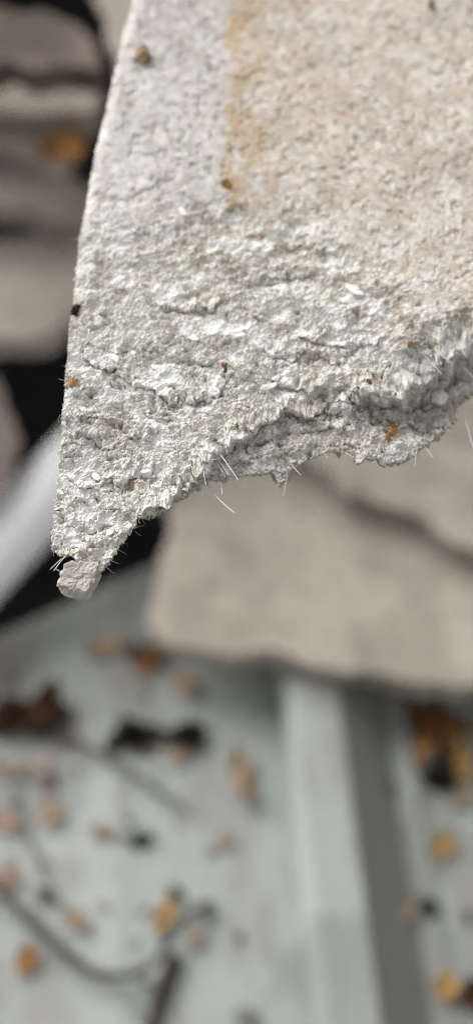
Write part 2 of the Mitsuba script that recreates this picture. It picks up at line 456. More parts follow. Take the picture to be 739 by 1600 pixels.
def ledge(pxs, drop, length, over, rag=.9, width=.16, lift=.2, margin=9, gate=.75, q=None, seed=None):
    """a ledge along a polyline: the face drops under it, the lip leans out over the drop"""
    global D, shift_b
    q = np.array([ab(*p) for p in pxs]) if q is None else q
    sel = (uf > q[:, 0].min() - margin) & (uf < q[:, 0].max() + margin) & (vf > q[:, 1].min() - margin) & (vf < q[:, 1].max() + margin)
    idx = np.nonzero(sel)[0]
    seed = len(pxs) * 7 + int(abs(pxs[0][0])) if seed is None else seed
    pu = uf[idx] + rag * (vfbm(np.stack([uf[idx] * 1.1, vf[idx] * 1.1, Z0[idx] + seed], -1), 6, seed) - .5) * 2.8
    pv = vf[idx] + rag * (vfbm(np.stack([uf[idx] * 1.1, vf[idx] * 1.1, Z0[idx] + seed + 5], -1), 6, seed + 1) - .5) * 2.8
    bst = np.full(len(idx), 1e9); sg = np.zeros(len(idx)); pr = np.zeros(len(idx))
    nseg = len(q) - 1
    for i in range(nseg):
        e = q[i + 1] - q[i]; l2 = e @ e
        t = np.clip(((pu - q[i, 0]) * e[0] + (pv - q[i, 1]) * e[1]) / l2, 0, 1)
        dx, dy = pu - q[i, 0] - t * e[0], pv - q[i, 1] - t * e[1]
        d = np.hypot(dx, dy)
        s = np.where(e[0] * dy - e[1] * dx < 0, 1, -1)      # + below the line (towards the viewer) when drawn left to right
        m = d < bst
        bst = np.where(m, d, bst); sg = np.where(m, s, sg); pr = np.where(m, (i + t) / nseg, pr)
    x = bst * sg
    taper = sstep(0, .18, pr) * sstep(0, .18, 1 - pr)
    taper = taper * (1 - gate + gate * sstep(.30, .58, vfbm(np.stack([uf[idx] * .45, vf[idx] * .45, Z0[idx] + seed + 31], -1), 3, seed + 31)))
    below = sstep(-width, width, x) * np.exp(-np.maximum(x, 0) / length)
    taper = taper * (.45 + .55 * sstep(.8, 1.9, D[idx]))
    D[idx] += drop * taper * below
    lip = np.exp(np.minimum(x + width, 0) / .6) * (1 - sstep(-width, width, x)) * taper
    D[idx] -= drop * lift * np.where(x < 0, np.exp(x / .7), 0) * taper
    shift_b[idx] -= over * (.25 + 1.3 * vfbm(np.stack([uf[idx] * .55, vf[idx] * .55, Z0[idx] + seed + 2], -1), 3, seed + 2)) * .8 * lip


ledge([(205, 812, 3.2), (250, 785, 3.2), (300, 745, 3.1), (335, 708, 3.0), (385, 660, 2.9), (440, 636, 2.8), (500, 628, 2.8), (560, 628, 2.9)], 1.6, 1.6, 1.6, width=.45, gate=.35)
ledge([(530, 616, 2.8), (575, 598, 2.6), (625, 600, 2.5), (650, 590, 2.2), (690, 545, 1.5), (745, 515, 1.2), (800, 500, 1.2)], 3.4, 2.1, 2.6, width=.6, gate=.15)
ledge([(545, 640, 3.4), (590, 634, 3.6), (640, 640, 4.0), (690, 650, 4.2)], .8, .8, .6, width=.25)
ledge([(375, 574, 2.2), (420, 588, 2.3), (470, 598, 2.4), (520, 606, 2.4), (575, 598, 2.4)], 1.1, 1.3, .8, width=.25)
ledge([(240, 622, 2.0), (300, 618, 2.1), (335, 606, 2.0), (368, 575, 1.9), (385, 550, 1.9)], 1.15, 1.1, .8, width=.25)
ledge([(112, 552, 1.1), (165, 570, 1.3), (210, 590, 1.5), (250, 610, 1.8), (290, 618, 1.9)], .8, 1.0, .6, width=.22)
ledge([(240, 466, 1.1), (290, 482, 1.2), (330, 474, 1.2), (366, 450, 1.2)], .9, .9, .6, width=.22)
ledge([(118, 548, 1.0), (160, 538, 1.1), (215, 545, 1.3), (270, 528, 1.4)], .6, .9, .4, width=.2)
ledge([(130, 300, .2), (190, 305, .2), (240, 290, .2), (285, 262, .15)], .7, 1.2, .3, width=.3)
ledge([(290, 330, .3), (350, 318, .3), (400, 340, .3), (450, 365, .4), (510, 395, .5), (560, 430, .6), (600, 462, .6), (690, 475, .5)], .8, 1.4, .4, rag=1.6, width=.35)
ledge([(300, 415, 1.0), (350, 432, 1.2), (400, 440, 1.2), (450, 422, 1.2), (510, 440, 1.3)], .6, .9, .4, width=.25)
ledge([(385, 690, 4.1), (440, 672, 4.1), (500, 660, 4.0), (575, 665, 4.0)], .8, .8, .5, width=.25)
ledge([(345, 722, 4.5), (400, 712, 4.5), (460, 700, 4.4), (530, 688, 4.3)], .5, .8, .4, width=.22)
ledge([(100, 665, 2.0), (150, 690, 2.2), (210, 690, 2.5), (270, 655, 2.5)], .55, 1.0, .4, width=.22)
ledge([(92, 740, 2.5), (140, 762, 2.7), (200, 750, 2.8), (260, 730, 2.9)], .45, 1.0, .35, width=.2)
ledge([(410, 498, 1.7), (470, 515, 1.8), (540, 540, 1.9), (600, 530, 1.6), (660, 532, 1.2)], .7, 1.1, .5, width=.25)
ledge([(125, 398, .6), (180, 420, .7), (230, 405, .7), (300, 420, .9)], .45, 1.0, .3, width=.25)
ledge([(400, 540, 1.9), (440, 552, 2.1), (490, 548, 2.2), (530, 560, 2.2)], .5, .8, .35, width=.22)

# many short torn ridges
rr_ = np.random.default_rng(404)
fidx = np.nonzero((frac > .6) & (uf < xa[0] + 48))[0]
for i in range(130):
    c = fidx[rr_.integers(len(fidx))]
    c0 = np.array([uf[c], vf[c]]); L_ = rr_.uniform(.5, 2.0); a_ = rr_.normal(.12, .6)
    dvec = np.array([math.cos(a_), math.sin(a_)]); per = np.array([-dvec[1], dvec[0]])
    bend = rr_.normal() * .35 * L_
    ql = np.array([c0 + dvec * L_ * t + per * bend * (1 - t * t) for t in (-1, -.5, 0, .5, 1)])
    k_ = rr_.uniform(.3, 1) * (.45 + .55 * min(1, D[c] / 2.2))
    ledge(None, .58 * k_, rr_.uniform(.4, .9), .16 * k_, rag=.5, width=.2, margin=2.6, gate=.5, q=ql, seed=1000 + i)
Dc = D.copy()


def nd(sx_, sy_, seed, oct_=4, sz=1.0):
    """noise in the solid: it also runs down the little cliffs"""
    return vfbm(np.stack([uf * sx_, vf * sy_, Dc * sx_ * sz + seed * .37], -1), oct_, seed) - .5


# layered terraces on the broken face
q_ = .44
Dn = D + 1.1 * nz(.30, .75, 31, 5) + .3 * nz(.9, 1.6, 32)
fr = Dn / q_ - np.floor(Dn / q_)
Dt = (np.floor(Dn / q_) + sstep(.60, 1.0, fr)) * q_ - (Dn - D)
broken = sstep(-.08, .10, nz(.38, .5, 33, 3))
D = D + (Dt - D) * .5 * frac * broken * sstep(.8, 2.0, D)
shift_b -= .22 * frac * broken * sstep(.8, 2.0, D) * sstep(.25, .60, fr) * (1 - sstep(.60, .92, fr))

# crumbs, lumps and pits; the shallow upper part of the break is softer than the deep part
deep = .58 + .42 * sstep(.7, 2.2, Dc)
h = np.zeros_like(D)
calm = sstep(.02, .16, nd(.42, .6, 41, 4))                     # calmer, paler, lime-rich patches
calm = calm * (1 - .85 * sstep(3.3, 4.2, Dc))
crumb = 1 - .6 * calm
for cell, amp, seed in ((.70, .10, 51), (.42, .15, 52), (.27, .14, 53), (.18, .09, 54)):
    ox, oy = .5 * nd(1.7, 1.7, seed + 40, 2), .5 * nd(1.7, 1.7, seed + 50, 2)
    f1, w = worley((uf + ox) / cell, (vf + oy - .9 * Dc) / (cell * .9), seed)
    dome = np.sqrt(np.clip(1 - (f1 / .66) ** 2, 0, 1)) * sstep(.4, .8, w)
    lo_ = .15 if cell > .4 else .55
    h += amp * deep * dome * crumb * (lo_ + (1 - lo_) * frac)
    shift_b -= .25 * amp * dome * crumb * frac
rough_amt = .22 + .78 * frac
big = nd(.62, .74, 61, 5)
h += 1.25 * big * (.10 + .90 * frac)


def craggy(f0, seed, oct_=5, gain=.54):
    tot, w = 0, 0
    for o in range(oct_):
        tot = tot + gain ** o * nd(f0 * 1.9 ** o, f0 * 1.15 * 1.9 ** o, seed + o, 1); w += gain ** o
    return tot / w * 1.6


h += .62 * craggy(1.15, 200) * (.14 + .86 * frac) * (.40 + .60 * crumb) * deep
h += .13 * deep * nd(5.6, 6, 230, 2) * (.25 + .75 * frac)
shift_b += .05 * nd(3.5, 3.5, 240, 3) * frac
h -= .8 * sstep(.13, .28, nd(1.0, 1.4, 64, 4)) * frac * (.3 + .7 * deep)          # pits
h -= .22 * sstep(.10, .26, nd(1.5, 1.5, 65, 3)) * (1 - frac)   # weather pitting of the face
# the rounded, weathered long edge at the left
ring_xy = np.array(outline.exterior.coords)
left = np.array([p for p in [ab(*c) for c in outline_px[:13]]])
from shapely import LineString, points, distance
dl = distance(LineString(left), points(uf, vf))
bev = (1 - sstep(0, 1.5, dl))
D = D + .8 * bev ** 2 * (1 - frac) + .15 * bev ** 2 * frac
shift_a += .10 * nz(2, 2, 71, 3) * frac; shift_b += .14 * nz(2, 2, 72, 3) * frac
height = -D + h
# where the grid is stretched down a little cliff, even it out sideways and roughen it with noise in the solid
P3 = np.stack([uf + shift_a, vf + shift_b, height], -1).reshape(shape + (3,))
from scipy import ndimage
stretch = np.linalg.norm(np.diff(P3, axis=0, append=P3[-1:]), axis=-1) / np.maximum(np.diff(yb, append=yb[-1] + 1)[:, None], 1e-6)
steep = sstep(3.0, 5.5, ndimage.maximum_filter(ndimage.gaussian_filter(stretch, (2, 4)), (7, 3)))[..., None]
even = ndimage.gaussian_filter(P3, (1.5, 5, 0))
P3 = P3 * (1 - steep) + even * steep
s3 = P3.reshape(-1, 3)[np.nonzero(steep.ravel() > .02)[0]]
k3 = steep.ravel()[steep.ravel() > .02][:, None]
dis = np.stack([.5 * (vfbm(s3 * 1.7, 3, 301) - .5) + .28 * (vfbm(s3 * 4.2, 2, 302) - .5), 1.0 * (vfbm(s3 * 1.5, 3, 303) - .5) + .42 * (vfbm(s3 * 4.2, 2, 304) - .5), .6 * (vfbm(s3 * 1.6, 3, 305) - .5) + .3 * (vfbm(s3 * 4.2, 2, 306) - .5)], -1)
P3.reshape(-1, 3)[np.nonzero(steep.ravel() > .02)[0]] = s3 + dis * k3
height = P3[..., 2].ravel()
shift_a, shift_b = P3[..., 0].ravel() - uf, P3[..., 1].ravel() - vf

# colour of the stuff itself: weathered skin, rust-coloured water stain with its straight edge, pale broken core, white lime
gr1, gr2, gr3 = nd(2.2, 2.2, 81, 4), nz(.30, .34, 82, 4), nd(6, 6, 83, 2)
pinkface = np.array([.588, .526, .474]); greyface = np.array([.570, .555, .540])
sa = ab(352, 150)[0]; stain_line = uf - (sa + (vf - ab(352, 150)[1]) * .015 + .25 * nz(1.5, 1.5, 84))
right = sstep(-.8, 1.2, stain_line + 1.5 * nz(.9, .7, 198, 4))[:, None]
col = greyface * (1 - right) + pinkface * right
och = sstep(-.6, .8, stain_line + 1.6 * nz(.7, .5, 98, 5)) * np.exp(-np.maximum(stain_line - .6, 0) / 3.6) * sstep(-.22, .10, nz(.8, .45, 85, 5)) * (1 - frac * .6)
och2 = sstep(.0, .2, .6 * nz(.28, .28, 86, 4) + .6 * nz(1.1, 1.1, 286, 3)) * right[:, 0] * .6
stain = (np.array([.47, .33, .175]), np.clip(och * .8 + och2 * .3, 0, .85)[:, None])
col = col * (1 + .75 * gr1 + .5 * gr2)[:, None]
pale = sstep(.0, .16, .55 * nz(.5, .5, 93, 6) + .75 * nz(1.9, 1.9, 193, 4) + .10 * sstep(3, -6, vf - ab(500, 300)[1]))[:, None]
col = col + (np.array([.74, .725, .70]) - col) * pale * .7
col = col + (np.array([.31, .25, .195]) - col) * (sstep(.03, .20, gr1 + .35 * gr3) * .65)[:, None]
col = col + (stain[0] * (1 + .6 * gr1)[:, None] - col) * stain[1]
core = np.array([.700, .690, .650]) * (1 + .4 * gr1 + .3 * gr2 + .5 * gr3)[:, None]
warm = sstep(-.08, .2, nz(.26, .3, 87, 3))[:, None]
core = core + (np.array([.665, .635, .565]) - core) * warm * .6
core = core + (np.array([.84, .84, .82]) - core) * calm[:, None] * .85
dirt = sstep(.05, .22, .07 * sstep(3.0, 4.2, Dc) + .75 * nd(1.0, 1.4, 89, 4) + .55 * nd(4.5, 4.5, 189, 2))[:, None] * (1 - calm[:, None])
core = core + (np.array([.33, .28, .22]) - core) * dirt * .55
kind = sstep(.15, .95, D + 1.5 * nz(.6, .6, 90, 5))[:, None]
col = col * (1 - kind) + core * kind
brownlip = np.exp(-((D - .75) / .6) ** 2) * (.25 + .75 * sstep(-6, 3, uf - ab(300, 400)[0])) * sstep(-.02, .12, .55 * nz(.5, .7, 91, 5) + .6 * nz(1.7, 1.9, 191, 4))
col = col + (np.array([.33, .27, .205]) - col) * (brownlip * .85)[:, None]
spots = sstep(.20, .27, nz(2.6, 2.6, 92, 3))[:, None]
col = col + (np.array([.78, .77, .74]) - col) * spots * .6
col = np.clip(col * (.88 + .12 * nz(.16, .22, 99, 3))[:, None], .03, .82)

# keep what lies inside a slightly ragged outline
import shapely
ju = uf + .16 * nz(5, 5, 97, 3) + .40 * nz(1.2, 1.2, 95, 6) * (.25 + sstep(.3, 2.0, dl)) * 2
jv = vf + .40 * nz(1.2, 1.2, 96, 6) * (.25 + sstep(.3, 2.0, dl)) * 2
ins = shapely.contains_xy(outline, ju, jv).reshape(shape)
cell = ins[:-1, :-1] & ins[1:, :-1] & ins[:-1, 1:] & ins[1:, 1:]
from scipy import ndimage
lab, nl = ndimage.label(cell)
if nl > 1:
    cell = lab == 1 + np.argmax(ndimage.sum(cell, lab, range(1, nl + 1)))
cell = ndimage.binary_fill_holes(ndimage.binary_opening(cell, np.ones((2, 2))))
lab, nl = ndimage.label(cell)
cell = lab == 1 + np.argmax(ndimage.sum(cell, lab, range(1, nl + 1)))
gid = np.arange(U.size).reshape(shape)
quad = np.stack([gid[:-1, :-1], gid[:-1, 1:], gid[1:, 1:], gid[1:, :-1]], -1)[cell]
tris = np.vstack([quad[:, [0, 1, 2]], quad[:, [0, 2, 3]]])
pos = np.stack([uf + shift_a, vf + shift_b, height], -1)
used = np.unique(tris); remap = -np.ones(U.size, int); remap[used] = np.arange(len(used))
pos, colr, tris = pos[used], col[used], remap[tris]
base_h, base_u, base_v, frac_u = height[used], uf[used], vf[used], frac[used]

# the broken rim: rows of vertices from the edge down to the underside, rough and undercut
edges = np.vstack([tris[:, [0, 1]], tris[:, [1, 2]], tris[:, [2, 0]]])
und = np.sort(edges, 1)
_, inv, cnt = np.unique(und, axis=0, return_inverse=True, return_counts=True)
be = edges[cnt[inv.ravel()] == 1]
nodes = np.unique(be)
inner = outline.buffer(-3)
THICK = 7.6
rows = 22
nb = len(nodes); where = {n_: i for i, n_ in enumerate(nodes)}
p = pos[nodes]
nxt = np.zeros((nb, 2))
for a_, b_ in be:                                              # outward direction of every rim vertex, averaged
    e = pos[b_, :2] - pos[a_, :2]
    o = np.array([e[1], -e[0]])
    nxt[where[a_]] += o; nxt[where[b_]] += o
tree = cKDTree(p[:, :2])
nb_idx = tree.query(p[:, :2], k=14)[1]
outs = nxt[tree.query(p[:, :2], k=160)[1]].sum(1); outs /= np.maximum(np.linalg.norm(outs, axis=1, keepdims=True), 1e-9)
outw = nxt[nb_idx].sum(1); outw /= np.maximum(np.linalg.norm(outw, axis=1, keepdims=True), 1e-9)
verts, cols, faces = [pos], [colr], [tris]
prev = nodes.copy(); off = len(pos)
lower_edge = sstep(-.2, .4, -outs[:, 1])
for r in range(1, rows + 1):
    k = r / rows
    z = p[:, 2] * (1 - k) + (-THICK) * k
    drop = p[:, 2] - z
    hang = .05 + .7 * (vfbm(np.stack([p[:, 0] * .5, p[:, 1] * .5, p[:, 0] * 0], -1), 3, 7))
    under = np.minimum(np.maximum(drop - hang, 0) * 1.25, 2.7) * lower_edge + .12 * drop * (1 - lower_edge)
    s3 = np.stack([p[:, 0], p[:, 1], z], -1)
    jag = .8 * (vfbm(s3 * 1.4, 4, 77) - .5) + .7 * (vfbm(s3 * 4.0, 3, 78) - .5)
    jag2 = .5 * (vfbm(s3 * 4, 3, 79) - .5)
    w_ = outw * (jag * min(1, k * 4) * (.3 + .7 * lower_edge))[:, None] - outs * under[:, None]
    verts.append(np.c_[p[:, :2] + w_, z + jag2 * (r < rows)])
    g = vfbm(s3 * 3, 3, 80)
    cols.append(np.clip(np.array([.47, .445, .40]) * (.7 + .6 * g)[:, None], .05, .8))
    cur = off + np.arange(nb); off += nb
    A_ = np.array([where[x] for x in be[:, 0]]); B_ = np.array([where[x] for x in be[:, 1]])
    faces += [np.stack([prev[A_], cur[A_], cur[B_]], -1), np.stack([prev[A_], cur[B_], prev[B_]], -1)]
    prev = cur
# underside: closed with the same cells, taken four by four
last = verts[-1]
ctr = np.array([last[:, :2].mean(0)])
A_ = np.array([where[x] for x in be[:, 0]]); B_ = np.array([where[x] for x in be[:, 1]])
verts.append(np.c_[ab(520, 250)[None, :], [[-THICK]]]); cols.append(np.array([[.4, .38, .35]]))
faces.append(np.stack([prev[B_], prev[A_], np.full(len(A_), off)], -1))
sheet = trimesh.Trimesh(to_world(np.vstack(verts)), np.vstack(faces), process=False)
obj('fibre_cement_sheet__slab', sheet, 'sheet_material', smooth=True, color=np.vstack(cols))
labels['fibre_cement_sheet'] = {'label': 'near pale grey fibre-cement sheet with a crumbling fractured lower edge, held over the heap', 'category': 'broken sheet'}

surf = cKDTree(pos[:, :2])


def on_sheet(px, py):
    """(a, b, height) of the visible surface point that this pixel of the photograph shows"""
    D_ = 1.0
    for _ in range(12):
        q = ab(px, py, D_)
        i = surf.query(q)[1]
        D_ = .5 * D_ - .5 * base_h[i]
    return np.array([q[0], q[1], base_h[i]])


# the small corner chip that hangs from the tip
def chip_mesh():
    b = trimesh.creation.icosphere(6)
    v = b.vertices.copy()
    v = v / (np.abs(v) ** 9).sum(1, keepdims=True) ** (1 / 9)          # a blunt block
    n = b.vertices
    v = v + n * (.30 * (vfbm(v * .9, 3, 4) - .5) + .34 * (vfbm(v * 2.2, 4, 5) - .5) + .34 * (vfbm(v * 5, 4, 6) - .5))[:, None]
    k = [np.array([*ab(x, y, 4.2)]) for x, y in ((84, 908), (108, 878), (162, 886), (137, 928))]
    s_, t_ = .5 + .47 * v[:, :1], .5 + .47 * v[:, 1:2]
    top = k[1] * (1 - s_) + k[2] * s_; low = k[0] * (1 - s_) + k[3] * s_
    q = np.c_[low * (1 - t_) + top * t_, -4.9 + 1.1 * v[:, 2] + .6 * v[:, 1] + .25 * v[:, 0]]
    g = vfbm(q * 2.2, 4, 8)
    return trimesh.Trimesh(to_world(q), b.faces, process=False), np.clip(np.array([.49, .465, .42]) * (.6 + .8 * g)[:, None], .05, .82)


cm, cc = chip_mesh()
obj('fibre_cement_sheet__corner_chip', cm, 'sheet_material', 'squarish loose chip hanging at the lower left tip', smooth=True, color=cc)

# grit: loose grains sitting on the broken face (uncountable)
cand = np.nonzero(frac_u > .5)[0]
weight = crumb[used][cand] ** 2 * (.3 + .7 * sstep(.8, 2.2, Dc[used][cand]))
pick = rng.choice(cand, 9000, replace=False, p=weight / weight.sum())
rimpick = rng.choice(len(nodes), 1500)
ico0 = trimesh.creation.icosahedron()


def grains(idx_pos, rmin, rmax, seed):
    rg = np.random.default_rng(seed)
    vs, fs, k = [], [], 0
    for q in idx_pos:
        r = rmin + (rmax - rmin) * rg.random() ** 3
        v = ico0.vertices * (.6 + .7 * rg.random((12, 1))) * r * (.6 + .7 * rg.random(3))
        R = trimesh.transformations.random_rotation_matrix(rg.random(3))[:3, :3]
        vs.append(v @ R.T + q + np.array([0, 0, r * .25])); fs.append(ico0.faces + k); k += 12
    return trimesh.Trimesh(to_world(np.vstack(vs)), np.vstack(fs), process=False)


obj('fibre_cement_sheet__grit', grains(np.vstack([pos[pick[:6800]], p[rimpick[:1300]]]), .035, .125, 1), 'grit_material', kind='stuff')
obj('fibre_cement_sheet__dark_grit', grains(pos[pick[7000:8400]], .03, .10, 2), 'dark_grit_material', kind='stuff')

# white flakes
def flake(px, py, r, seed, tiltd=25, asp=.7):
    rg = np.random.default_rng(seed)
    q = on_sheet(px, py)
    n = 10
    ang = np.sort(rg.random(n) * .5 + np.arange(n)) * 2 * math.pi / n
    rad = r * (.7 + .5 * rg.random(n))
    ring = np.stack([np.cos(ang) * rad, np.sin(ang) * rad * asp, .06 * r * rg.standard_normal(n)], -1)
    t = .10
    v = np.vstack([ring + [0, 0, t], ring * [1.03, 1.03, 1], [[0, 0, t * 1.4]], [[0, 0, -.02]]])
    f = []
    for i in range(n):
        j = (i + 1) % n
        f += [[i, j, 2 * n], [n + j, n + i, 2 * n + 1], [i, n + i, n + j], [i, n + j, j]]
    R = trimesh.transformations.euler_matrix(math.radians(tiltd * (rg.random() - .2)), math.radians(tiltd * (rg.random() - .5)), rg.random() * 6)[:3, :3]
    return v @ R.T + q + np.array([0, 0, .03]), np.array(f)


for i, (x, y, r, asp) in enumerate([(160, 738, .55, .6), (150, 745, .6, .5), (170, 732, .45, .8), (172, 832, .5, .6), (186, 826, .55, .6), (200, 822, .5, .8), (107, 795, .52, .8), (292, 522, .8, .5), (302, 528, .6, .5), (208, 552, .3, .9),
                                    (402, 382, .7, .6), (555, 452, 1.2, .6), (540, 470, .7, .6), (470, 520, .8, .6), (460, 526, .5, .5), (506, 590, .5, .7), (420, 606, .9, .4), (285, 330, .7, .5), (285, 242, .8, .4), (180, 560, .7, .6),
                                    (245, 575, .6, .6), (590, 228, .5, .8), (490, 274, .5, .8), (230, 640, .4, .7), (130, 640, .4, .7), (96, 770, .3, .7)]):
    v, f = flake(x, y, r, 300 + i, asp=asp)
    obj('fibre_cement_sheet__flake', trimesh.Trimesh(to_world(v), f, process=False), 'flake_material')
# the bigger white lump in the right-hand hollow
qc = on_sheet(685, 628)
obj('fibre_cement_sheet__lime_lump', trimesh.Trimesh(to_world(lump(qc + [0, .1, .5], .95, 41, (1.0, .8, .7), .45, 4).vertices), lump(qc, 1, 41, sub=4).faces, process=False), 'flake_material', 'white lump lodged in the right-hand hollow', smooth=True)
vs, fs, k = [], [], 0
for i in rng.choice(cand, 140, replace=False):
    rg = np.random.default_rng(int(i))
    r = .08 + .2 * rg.random() ** 2; n = 7
    ang = np.arange(n) * 2 * math.pi / n + rg.random(n) * .5
    ring = np.stack([np.cos(ang), np.sin(ang) * (.5 + .5 * rg.random()), np.zeros(n)], -1) * r
    v = np.vstack([ring + [0, 0, .03], ring - [0, 0, .02], [[0, 0, .04]], [[0, 0, -.02]]])
    R = trimesh.transformations.euler_matrix(rg.normal() * .5, rg.normal() * .5, rg.random() * 6)[:3, :3]
    vs.append(v @ R.T + pos[i] + [0, 0, .03])
    for a_ in range(n):
        b_ = (a_ + 1) % n
        fs += [[k + a_, k + b_, k + 2 * n], [k + n + b_, k + n + a_, k + 2 * n + 1], [k + a_, k + n + a_, k + n + b_], [k + a_, k + n + b_, k + b_]]
    k += 2 * n + 2
obj('fibre_cement_sheet__small_flakes', trimesh.Trimesh(to_world(np.vstack(vs)), np.array(fs), process=False), 'flake_material', kind='stuff')

# fibres: the ones that can be told apart
def fibre(p0, p1, r, bend=.1, seed=0):
    rg = np.random.default_rng(seed)
    t = np.linspace(0, 1, 7)[:, None]
    side = rg.standard_normal(3); L = np.linalg.norm(p1 - p0)
    c = p0 * (1 - t) + p1 * t + side * bend * L * (t * (1 - t))
    return tube(to_world(c), np.linspace(r, r * .55, 7) * 1e-3, 6)


FIB = [((338, 712), (357, 742), .10), ((343, 714), (372, 750), .08), ((335, 716), (348, 738), .07), ((328, 718), (342, 716), .05), ((345, 728), (352, 746), .06), ((330, 766), (366, 801), .10), ((344, 752), (347, 772), .11),
       ((712, 560), (742, 592), .07), ((716, 528), (728, 556), .06), ((725, 640), (740, 700), .10), ((96, 872), (78, 890), .07), ((104, 866), (84, 892), .09), ((86, 888), (98, 896), .05), ((448, 738), (442, 775), .05), ((455, 728), (470, 742), .06),
       ((300, 752), (306, 770), .06), ((318, 738), (322, 758), .06), ((312, 745), (316, 775), .04), ((660, 690), (676, 714), .06), ((652, 700), (648, 728), .05),
       ((500, 700), (512, 716), .05), ((534, 704), (552, 714), .05), ((690, 660), (706, 676), .05), ((676, 540), (702, 566), .05), ((660, 556), (690, 584), .04), ((118, 597), (92, 592), .05), ((122, 370), (112, 374), .04)]
for i, (a_, b_, r) in enumerate(FIB):
    rg = np.random.default_rng(900 + i)
    q0 = on_sheet(*a_)
    Db = -q0[2] - (.3 + 1.0 * rg.random())
    q1 = np.array([*ab(b_[0], b_[1], Db), -Db])
    obj('fibre_cement_sheet__fibre', fibre(q0 - np.array([0, 0, .1]), q1, r * .6, .05, i), 'fibre_material')

# fuzz of fine fibres all along the break (uncountable)
segs = []
for i in range(1000):
    rg = np.random.default_rng(5000 + i)
    if i < 300:
        j = rg.integers(len(nodes))
        if lower_edge[j] < .3 and rg.random() > .12:
            continue
        q0 = p[j] + np.array([0, 0, -.8 * rg.random()]); d = np.array([*(outw[j] * (.9 + .4 * rg.random())), -.2]) + rg.standard_normal(3) * .55
        L = .3 + .8 * rg.random() ** 2.5
    else:
        j = cand[rg.integers(len(cand))]
        q0 = pos[j]; d = rg.standard_normal(3) * [1, 1, .6] + [0, -.5, .25]
        L = .3 + .9 * rg.random() ** 2
    d /= np.linalg.norm(d)
    t = np.linspace(0, 1, 4)[:, None]
    c = q0 + d * L * t + rg.standard_normal(3) * .25 * L * t * t
    segs.append(tube(to_world(c), np.array([1, .9, .75, .4]) * (.007 + .012 * rg.random() ** 2) * 1e-3, 3))
obj('fibre_cement_sheet__fuzz', trimesh.util.concatenate(segs), 'fibre_material', kind='stuff')

# ------------------------------------------------------------------ bits of plant and dirt stuck on the near sheet
def bit(name, px, py, parts, m, label, cat, sink=.1):
    parts = parts + [(dx * .5 + 1.5, dy * .5 - 1, r * .7, sq) for dx, dy, r, sq in parts]
    ms = []
    for i, (dx, dy, r, sq) in enumerate(parts):
        q = on_sheet(px + dx, py + dy)
        ms.append(lump(q + [0, 0, r * .15], r, int(px) + i, sq, .7, 3, 2.4))
    m_ = trimesh.util.concatenate(ms)
    return obj(name, trimesh.Trimesh(to_world(m_.vertices), m_.faces, process=False), m, label, cat, smooth=40)


bit('seed', 112, 597, [(0, 0, .42, (1.3, .7, .7)), (6, -1, .25, (1, .8, .8))], 'litter_orange', 'tiny orange seed stuck at the left edge of the near sheet', 'seed')
bit('bark_crumb', 117, 486, [(0, 0, .5, (1.2, .8, .7)), (5, -6, .3, (1, .7, 1))], 'litter_brown', 'dark brown crumb clinging to the left edge of the near sheet', 'crumb')
bit('dirt_lump', 222, 86, [(0, 0, 1.05, (.9, 1.3, .6)), (-6, 5, .6, (1, 1, .6)), (6, 6, .6, (1, 1, .6))], 'litter_tan', 'brown dirt lump on the face of the near sheet, top left', 'dirt')
bit('leaf_crumb', 610, 672, [(0, 8, .45, (1.3, .6, .5)), (4, -8, .4, (.5, 1.3, .5)), (-8, 2, .3, (1, .6, .5)), (8, 2, .35, (.8, .8, .5)), (-4, 14, .3, (1.4, .6, .5))], 'litter_orange', 'rusty orange leaf crumb in the lower right of the fracture', 'leaf crumb')
bit('seed', 353, 290, [(0, 0, .5, (1, 1.2, .35)), (3, -8, .3, (1, 1, .4))], 'litter_yellow', 'ochre fleck at the lower end of the straight stain', 'fleck')
bit('leaf_crumb', 205, 757, [(0, 0, .35, (1, .8, .6)), (-5, 5, .28, (1, .8, .6))], 'litter_tan', 'tan crumb on the lower left of the fracture near its tip', 'leaf crumb')
bit('leaf_crumb', 640, 538, [(0, 0, .38, (1.3, .8, .5)), (6, -3, .25, (1, .8, .6))], 'litter_pink', 'small reddish crumb above the right-hand hollow', 'leaf crumb')
bit('leaf_crumb', 576, 597, [(0, 0, .3, (1.2, .8, .6)), (4, 4, .22, (1, 1, .6))], 'litter_orange', 'tiny orange crumb beside the dark recess in the fracture', 'leaf crumb')
bit('leaf_crumb', 350, 572, [(0, 0, .3, (.6, 1.4, .6)), (2, 8, .22, (1, 1, .6))], 'litter_rust', 'rust brown crumb on the middle ledge of the fracture', 'leaf crumb')
bit('dirt_lump', 672, 8, [(0, 0, .6, (1, .9, .5)), (5, 5, .35, (1, 1, .6))], 'litter_tan', 'ochre speck at the top right of the near sheet', 'dirt')


# ------------------------------------------------------------------ leaf litter and twigs on the roofing sheet
def surface_z(px, py):
    q = ground_pt(px, py)
    s = np.dot(q, rib_x)
    if r1 <= s <= r2:
        return RH
    if r0 < s < r1:
        return RH * (s - r0) / (r1 - r0)
    return 0.0


